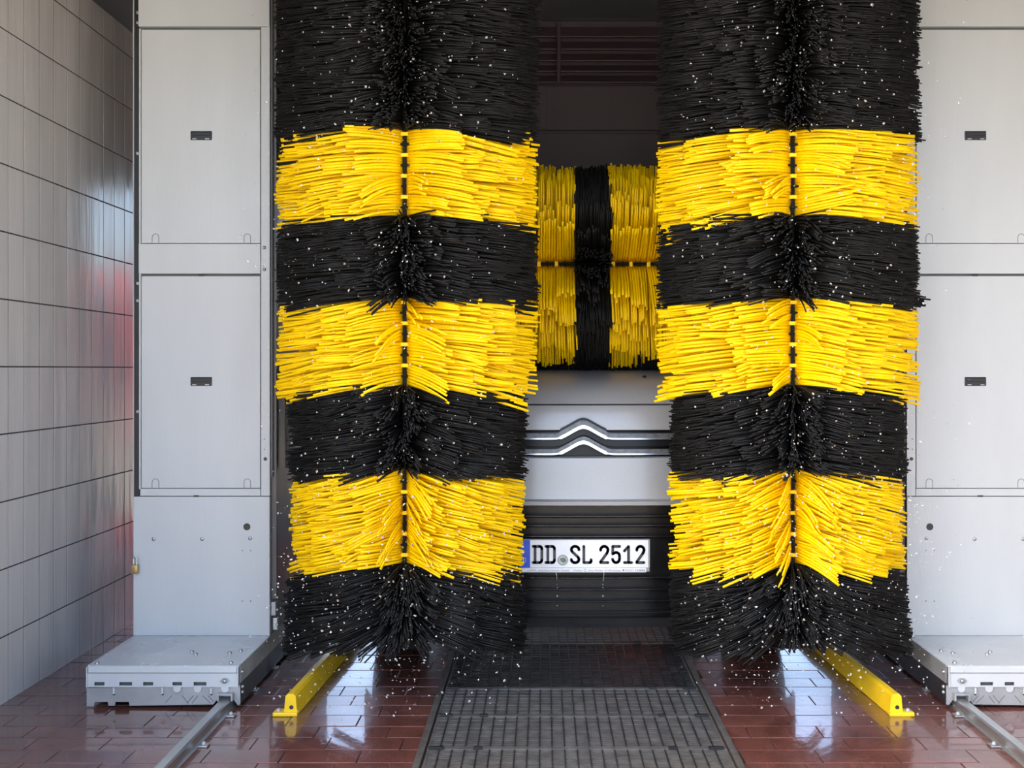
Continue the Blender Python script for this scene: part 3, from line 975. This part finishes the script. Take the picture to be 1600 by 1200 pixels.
# grille
gr = fascia('grille_back', [(4.44, 0.20), (4.42, 0.21), (4.42, 0.68), (4.44, 0.684)], M['car_black'], -0.70, 0.70, thick=0.02)
for yy in (807, 822, 839, 903.6, 922, 940, 958, 974):
    z = pz(yy, 4.375)
    xs_ = np.linspace(-0.60, 0.60, 25)
    prof = [(4.415, z - 0.012), (4.381, z - 0.004), (4.377, z - 0.001), (4.377, z + 0.0015), (4.381, z + 0.0025), (4.42, z + 0.003)]
    rows = [[(VC + x, d + curve(x), zz) for x in xs_] for d, zz in prof]
    MB().grid(rows).build('grille_slat', M['slat_black'], gr, recalc=False)
for sgn in (-1, 1):
    fascia('bumper_corner', [(4.40, 0.20), (4.375, 0.22), (4.38, 0.45), (4.39, 0.684), (4.41, 0.684)], M['car_black'], min(sgn * 0.60, sgn * 0.96), max(sgn * 0.60, sgn * 0.96), n=15)
    fascia('headlight', [(4.44, 0.99), (4.428, 1.0), (4.436, 1.06), (4.45, 1.085), (4.47, 1.088)], M['lens'], min(sgn * 0.60, sgn * 0.94), max(sgn * 0.60, sgn * 0.94), n=15, thick=0.03)
fascia('lip_spoiler', [(4.41, 0.192), (4.375, 0.198), (4.370, 0.215), (4.39, 0.232), (4.42, 0.232)], M['rubber'], -0.9, 0.9)
# rest of the body
def shell():
    st = [(4.95, 0.84, 1.20), (5.35, 0.94, 1.27), (5.62, 0.955, 1.31), (6.42, 0.955, 1.86), (6.9, 0.955, 1.92), (8.7, 0.955, 1.92), (8.95, 0.93, 1.88)]
    rows = []
    for d, hw, zt in st:
        zs = min(zt - 0.03, 1.10)
        topw = hw * (0.93 if zt < 1.4 else 0.80)
        half = [(hw * 0.93, 0.24), (hw, 0.42), (hw, zs * 0.9), (hw * 0.985, zs), (topw + 0.03, zt - 0.06), (topw - 0.04, zt - 0.005), (topw * 0.5, zt), (0, zt + 0.005)]
        ring = [(VC + x, d, z) for x, z in half] + [(VC - x, d, z) for x, z in reversed(half[:-1])]
        rows.append(ring)
    mb = MB().grid(rows)
    n = len(rows[0])
    mb.f.append(tuple(range(n)))
    mb.f.append(tuple((len(rows) - 1) * n + i for i in range(n)))
    for i in range(len(rows) - 1):
        mb.f.append((i * n, (i + 1) * n, (i + 1) * n + n - 1, i * n + n - 1))
    return mb.build('body_shell', M['car_paint'], van, smooth=True)
sh = shell()
MB().grid([[(VC + x, 5.66, 1.345) for x in np.linspace(-0.80, 0.80, 9)], [(VC + x * 0.93, 6.06, 1.622) for x in np.linspace(-0.80, 0.80, 9)], [(VC + x * 0.86, 6.39, 1.852) for x in np.linspace(-0.80, 0.80, 9)]]).build('windscreen', M['car_glass'], van)
for sgn in (-1, 1):
    for (d0, d1) in ((6.35, 7.1), (7.16, 8.0), (8.06, 8.8)):
        a = VC + sgn * 0.952
        MB().add([(a, d0, 1.14), (a, d1, 1.14), (VC + sgn * 0.83, d1, 1.74), (VC + sgn * 0.83, d0 + (0.25 if d0 < 6.5 else 0), 1.74), (a - sgn * 0.02, d0, 1.14), (a - sgn * 0.02, d1, 1.14), (VC + sgn * 0.81, d1, 1.74), (VC + sgn * 0.81, d0 + (0.25 if d0 < 6.5 else 0), 1.74)], [(0, 1, 2, 3), (7, 6, 5, 4), (0, 4, 5, 1), (1, 5, 6, 2), (2, 6, 7, 3), (3, 7, 4, 0)]).build('side_window', M['car_glass'], van)
    MB().box(VC + sgn * 0.98, VC + sgn * 1.10, 6.10, 6.2, 1.15, 1.36, 0.03).build('door_mirror', M['car_black'], van)
    for d in (5.30, 8.35):
        xo = VC + sgn * 0.955
        w = MB()
        prof = [(0.20, 0), (0.31, 0.004), (0.335, 0.03), (0.335, 0.18), (0.31, 0.205), (0.20, 0.21)]
        rows = []
        for r, dx in prof:
            rows.append([(xo - sgn * dx, d + r * math.cos(2 * PI * k / 32), 0.337 + r * math.sin(2 * PI * k / 32)) for k in range(33)])
        w.grid(rows).build('tyre', M['tyre'], van, smooth=True)
        rm = MB().tube([(xo - sgn * 0.012, d, 0.337), (xo - sgn * 0.19, d, 0.337)], 0.202, 28).build('rim', M['zinc'], van, smooth=True)
        for k in range(5):
            a = 2 * PI * k / 5
            MB().tube([(xo - sgn * 0.008, d + 0.04 * math.cos(a), 0.337 + 0.04 * math.sin(a)), (xo - sgn * 0.008, d + 0.185 * math.cos(a), 0.337 + 0.185 * math.sin(a))], 0.02, 6).build('spoke', M['steel'], rm)

# ---- number plate
PD = 4.352
plate_x0 = px(811.5, PD)
U = 0.52 / 1000.0               # metres per plate unit (520 mm = 1000 units)
PZT = pz(844, PD)               # top edge
def pu(cx_, cy_): return (plate_x0 + (cx_ - 107) * U, PZT - (cy_ - 320) * U)
np_ = MB().box(pu(107, 0)[0], pu(1100, 0)[0], PD, PD + 0.004, pu(0, 531)[1], PZT, 0.0015).build('number_plate', M['plate_white'], van)
np_['label'] = 'white number plate reading DD SL 2512'
fr = MB()
xa, xb = pu(104, 0)[0], pu(1112, 0)[0]
za, zb_ = pu(0, 570)[1], pu(0, 313)[1]
fr.box(xa, xb, PD + 0.004, PD + 0.020, za + 0.002, zb_, 0.003)
fr.box(pu(1102, 0)[0], xb, PD - 0.002, PD + 0.006, pu(0, 531)[1], zb_, 0.002)
fr.box(xa, xb, PD - 0.001, PD + 0.006, pu(0, 319)[1], zb_, 0.001)
fr.build('plate_holder', M['zinc'], van)
st = MB().box(pu(120, 0)[0], pu(1086, 0)[0], PD - 0.004, PD + 0.006, pu(0, 568)[1], pu(0, 533)[1], 0.0035).build('plate_holder_strip', M['plate_white'], van)
MB().box(pu(107.5, 0)[0], pu(190, 0)[0], PD - 0.0007, PD + 0.001, pu(0, 530.5)[1], pu(0, 320.5)[1]).build('euro_band', M['plate_blue'], np_)
def glyph(name, strokes, w, m_, parent, D=PD - 0.0016, dep=0.002):
    mb = MB()
    for s_ in strokes:
        q = [pu(*p) for p in s_]
        for i in range(len(q) - 1):
            a, b = Vector((q[i][0], 0, q[i][1])), Vector((q[i + 1][0], 0, q[i + 1][1]))
            d = (b - a)
            if d.length < 1e-7: continue
            n_ = Vector((-d.z, 0, d.x)).normalized() * (w * U / 2)
            mb.prism([((a + n_).x, (a + n_).z), ((b + n_).x, (b + n_).z), ((b - n_).x, (b - n_).z), ((a - n_).x, (a - n_).z)], 'y', D, D + dep)
        for p in q:
            mb.prism([(p[0] + w * U / 2 * math.cos(2 * PI * k / 10), p[1] + w * U / 2 * math.sin(2 * PI * k / 10)) for k in range(10)], 'y', D, D + dep)
    return mb.build(name, m_, parent, recalc=True)
def arc(cx_, cy_, rx, ry, a0, a1, n=9):
    return [(cx_ + rx * math.cos(math.radians(a)), cy_ - ry * math.sin(math.radians(a))) for a in np.linspace(a0, a1, n)]
W_ = 21.5
def gD(x0, x1):
    xi = x0 + 22
    return [[(x0 + W_ / 2 - 4, 368), (xi, 368), (xi, 492), (x0 + W_ / 2 - 4, 492)], [(xi, 368), (x1 - 26, 368)] + arc(x1 - 28, 386, 18, 18, 90, 0, 5) + arc(x1 - 28, 474, 18, 18, 0, -90, 5) + [(xi, 492)]]
def gS(x0, x1):
    c_ = (x0 + x1) / 2
    r = (x1 - x0) / 2 - W_ / 2
    return [arc(c_, 392, r, 25, -5, 190, 14) + [(c_ - r + 6, 408), (c_ + r - 7, 450)] + arc(c_, 468, r, 25, 10, -180, 14)]
def gL(x0, x1): return [[(x0 + W_ / 2, 368), (x0 + W_ / 2, 492), (x1 - 20, 492)] + arc(x1 - 20, 482, 10, 10, -90, 0, 4) + [(x1 - W_ / 2, 470)]]
def g2(x0, x1):
    c_ = (x0 + x1) / 2
    r = (x1 - x0) / 2 - W_ / 2
    return [arc(c_, 395, r, 28, 185, -20, 16) + [(c_ + r - 8, 420), (x0 + W_ / 2 + 1, 486), (x0 + W_ / 2, 492), (x1 - W_ / 2, 492)]]
def g5(x0, x1):
    c_ = (x0 + x1) / 2
    r = (x1 - x0) / 2 - W_ / 2
    return [[(x1 - W_ / 2, 368), (x0 + W_ / 2, 368), (x0 + W_ / 2, 426)] + arc(c_ - 1, 440, r, 26, 140, 0, 9) + arc(c_ - 1, 464, r, 28, 0, -175, 12)]
def g1(x0, x1):
    c_ = (x0 + x1) / 2 + 4
    return [[(x0 + W_ / 2, 402), (c_, 368), (c_, 492)], [(x0 + W_ / 2, 492), (x1 - W_ / 2, 492)]]
for g_ in (gD(206, 290), gD(304, 387), gS(496, 576), gL(592, 669), g2(721, 799), g5(814, 889), g1(904, 981), g2(999, 1076)):
    glyph('plate_character', g_, W_, M['plate_ink'], np_)
cx_, cz_ = pu(441, 473)
MB().prism([(cx_ + 42 * U * math.cos(2 * PI * k / 28), cz_ + 42 * U * math.sin(2 * PI * k / 28)) for k in range(28)], 'y', PD - 0.0018, PD + 0.001).build('plate_seal', M['seal'], np_)
MB().prism([pu(420, 456), pu(455, 456), pu(470, 478), pu(456, 494), pu(436, 490), pu(420, 474)], 'y', PD - 0.0026, PD - 0.001).build('seal_crest', M['seal_dark'], np_)
ring_ = MB().tube([(cx_ + 36 * U * math.cos(2 * PI * k / 28), PD - 0.0018, cz_ + 36 * U * math.sin(2 * PI * k / 28)) for k in range(29)], 0.0012, 5).build('seal_ring', M['seal_dark'], np_)
for k in range(12):
    a = 2 * PI * k / 12
    sx_, sz_ = pu(148 + 24 * math.sin(a), 378 - 24 * math.cos(a))
    rr = 3.4 * U
    MB().prism([(sx_ + rr * (1 if i % 2 == 0 else 0.42) * math.sin(PI * i / 5), sz_ + rr * (1 if i % 2 == 0 else 0.42) * math.cos(PI * i / 5)) for i in range(10)], 'y', PD - 0.0014, PD).build('euro_star', M['plate_star'], np_)
glyph('country_letter', [[(138, 456), (138, 490)], [(138, 456), (148, 456), (155, 462), (156, 473), (155, 484), (148, 490), (138, 490)]], 7, M['plate_white'], np_, D=PD - 0.0015)
def text_mesh(name, txt, size, x, z, D, m_, parent, xs=1.0):
    cu = bpy.data.curves.new(name, 'FONT')
    cu.body = txt
    cu.size = size
    cu.extrude = 0.0003
    cu.resolution_u = 3
    t = bpy.data.objects.new(name, cu)
    COL.objects.link(t)
    dg = bpy.context.evaluated_depsgraph_get()
    me = bpy.data.meshes.new_from_object(t.evaluated_get(dg))
    bpy.data.objects.remove(t)
    bb = np.array([v.co[:] for v in me.vertices])
    w = bb[:, 0].max() - bb[:, 0].min()
    off = wloc(parent)
    for v in me.vertices:
        cx0 = v.co.x * xs / w if xs != 1.0 else v.co.x
        v.co = Vector((x + cx0 - off.x, D - v.co.z - off.y, z + v.co.y - off.z))
    me.materials.clear()
    me.materials.append(m_)
    o = bpy.data.objects.new(name, me)
    o.parent = parent
    COL.objects.link(o)
    return o
zt_ = pu(0, 558)[1]
text_mesh('dealer_text', 'Autohaus Schade GmbH  \u00b7  Mei\u00dfen', 0.0105, pu(252, 0)[0], zt_, PD - 0.0042, M['plate_text'], st, xs=340 * U)
text_mesh('dealer_text', 'Arno-Nadler Großenhainer', 0.0105, pu(634, 0)[0], zt_, PD - 0.0042, M['plate_text'], st, xs=255 * U)
text_mesh('dealer_text', '03521 734888', 0.0105, pu(922, 0)[0], zt_, PD - 0.0042, M['plate_text'], st, xs=150 * U)
c0 = pu(612, 549)
MB().tube([(c0[0] + 9 * U * math.cos(2 * PI * k / 16), PD - 0.0042, c0[1] + 9 * U * math.sin(2 * PI * k / 16)) for k in range(17)], 0.0009, 5).build('dealer_emblem', M['plate_text'], st)
MB().prism([pu(898, 543), pu(916, 543), pu(912, 555), pu(902, 555)], 'y', PD - 0.0046, PD - 0.003).build('phone_symbol', M['plate_text'], st)
MB().prism([pu(165, 553), pu(240, 553), pu(236, 547), pu(205, 546), pu(168, 550)], 'y', PD - 0.0046, PD - 0.003).build('dealer_emblem', M['seal'], st)

# ================================================================== red cabinet added unseen beyond the exit for its red reflection
KX, KD = 1.43, 15.0
kc = empty('added_cabinet', (KX, KD + 0.25, 0))
tag(kc, 'unseen red cabinet added beyond the exit to mirror a red glow in the left wall tiles', 'cabinet')
MB().box(KX - 0.60, KX + 0.62, KD, KD + 0.5, 0.22, 2.62, 0.03).build('cabinet_body', M['red'], kc)
MB().box(KX - 0.57, KX + 0.59, KD + 0.04, KD + 0.46, -0.004, 0.22).build('plinth', M['zinc'], kc)
MB().box(KX - 0.64, KX + 0.66, KD - 0.04, KD + 0.54, 2.62, 2.68, 0.01).build('cap', M['panel_dark'], kc)
for dx in (-0.5, 0.03):
    dr_ = MB().box(KX + dx, KX + dx + 0.48, KD - 0.015, KD + 0.01, 0.4, 2.3, 0.005).build('cabinet_door', M['red'], kc)
    MB().box(KX + dx + (0.40 if dx < 0 else 0.05), KX + dx + (0.43 if dx < 0 else 0.08), KD - 0.035, KD - 0.014, 1.2, 1.4, 0.004).build('handle', M['bolt'], dr_)
yw = MB().box(-32, 32, 38, 38.3, -0.1, 3.9).box(-32.1, 32.1, 37.95, 38.35, 3.9, 4.0).build('wall_added_skyline', M['plaster'])  # unseen wall added to dim the low sky mirrored in the wall tiles
tag(yw, 'grey wall added far beyond the exit to dim the skyline mirrored in the tiles', 'wall', kind='structure')

# ================================================================== water
def drops(n, fn, rmin, rmax, name, label):
    Vs, Fs = [], []
    oc = np.array([(1, 0, 0), (-1, 0, 0), (0, 1, 0), (0, -1, 0), (0, 0, 1), (0, 0, -1)], float)
    # subdivided octahedron
    f8 = [(0, 2, 4), (2, 1, 4), (1, 3, 4), (3, 0, 4), (2, 0, 5), (1, 2, 5), (3, 1, 5), (0, 3, 5)]
    vs = [tuple(v) for v in oc]
    fs = []
    cache = {}
    def mid(a, b):
        k = (min(a, b), max(a, b))
        if k not in cache:
            m_ = (np.array(vs[a]) + np.array(vs[b])) / 2
            m_ /= np.linalg.norm(m_)
            vs.append(tuple(m_))
            cache[k] = len(vs) - 1
        return cache[k]
    for a, b, c_ in f8:
        ab, bc, ca = mid(a, b), mid(b, c_), mid(c_, a)
        fs += [(a, ab, ca), (ab, b, bc), (ca, bc, c_), (ab, bc, ca)]
    base = np.array(vs)
    mb = MB()
    for _ in range(n):
        p = fn()
        r = rmin + (rmax - rmin) * RNG.random() ** 3
        d = RNG.normal(0, 1, 3)
        d /= np.linalg.norm(d)
        st_ = 1 + 0.7 * RNG.random()
        q = base * r
        q = q + np.outer(q @ d, d) * (st_ - 1) + np.array(p)
        mb.add(q, fs)
    o = mb.build(name, M['water'], None, smooth=True, recalc=False, kind='stuff')
    tag(o, label, 'water')
    return o
def sp():
    c_ = RNG.choice([-0.52, 0.93])
    while True:
        x = c_ + RNG.normal(0, 0.33)
        z = RNG.uniform(0.1, 2.7) if RNG.random() < 0.75 else RNG.uniform(0.08, 0.9)
        D = RNG.uniform(3.45, 4.05)
        if abs(x - c_) < 0.45:
            return (x, D, z)
drops(6500, sp, 0.0007, 0.0036, 'water_drops', 'fine water drops flying off the spinning side brushes')

# drips running off the number plate strip
for (a, b, c_, lb) in ((869, 870.5, 906, 'thin water drip hanging under the DD end of the plate'), (944, 942, 908, 'thin water drip hanging under the digits of the plate')):
    dp = empty('water_drip', (px(a, PD), PD - 0.003, pz(895, PD)))
    tag(dp, lb, 'water', 'drips under the number plate')
    MB().tube([(px(a, PD), PD - 0.003, pz(893.5, PD)), (px(a + (b - a) * 0.3, PD), PD - 0.003, pz(899, PD)), (px(b, PD), PD - 0.003, pz(c_, PD))], [0.0022, 0.0014, 0.0009], 8).build('drip_thread', M['water'], dp, smooth=True)
    for yy in (913, 918, 931, 946):
        r = 0.0022 if yy != 931 else 0.004
        MB().tube([(px(b, PD), PD - 0.003, pz(yy, PD) + r), (px(b, PD), PD - 0.003, pz(yy, PD) + r * 0.5), (px(b, PD), PD - 0.003, pz(yy, PD) - r * 0.4), (px(b, PD), PD - 0.003, pz(yy, PD) - r)], [r * 0.3, r * 0.85, r * 0.9, r * 0.3], 8).build('droplet', M['water'], dp, smooth=True)
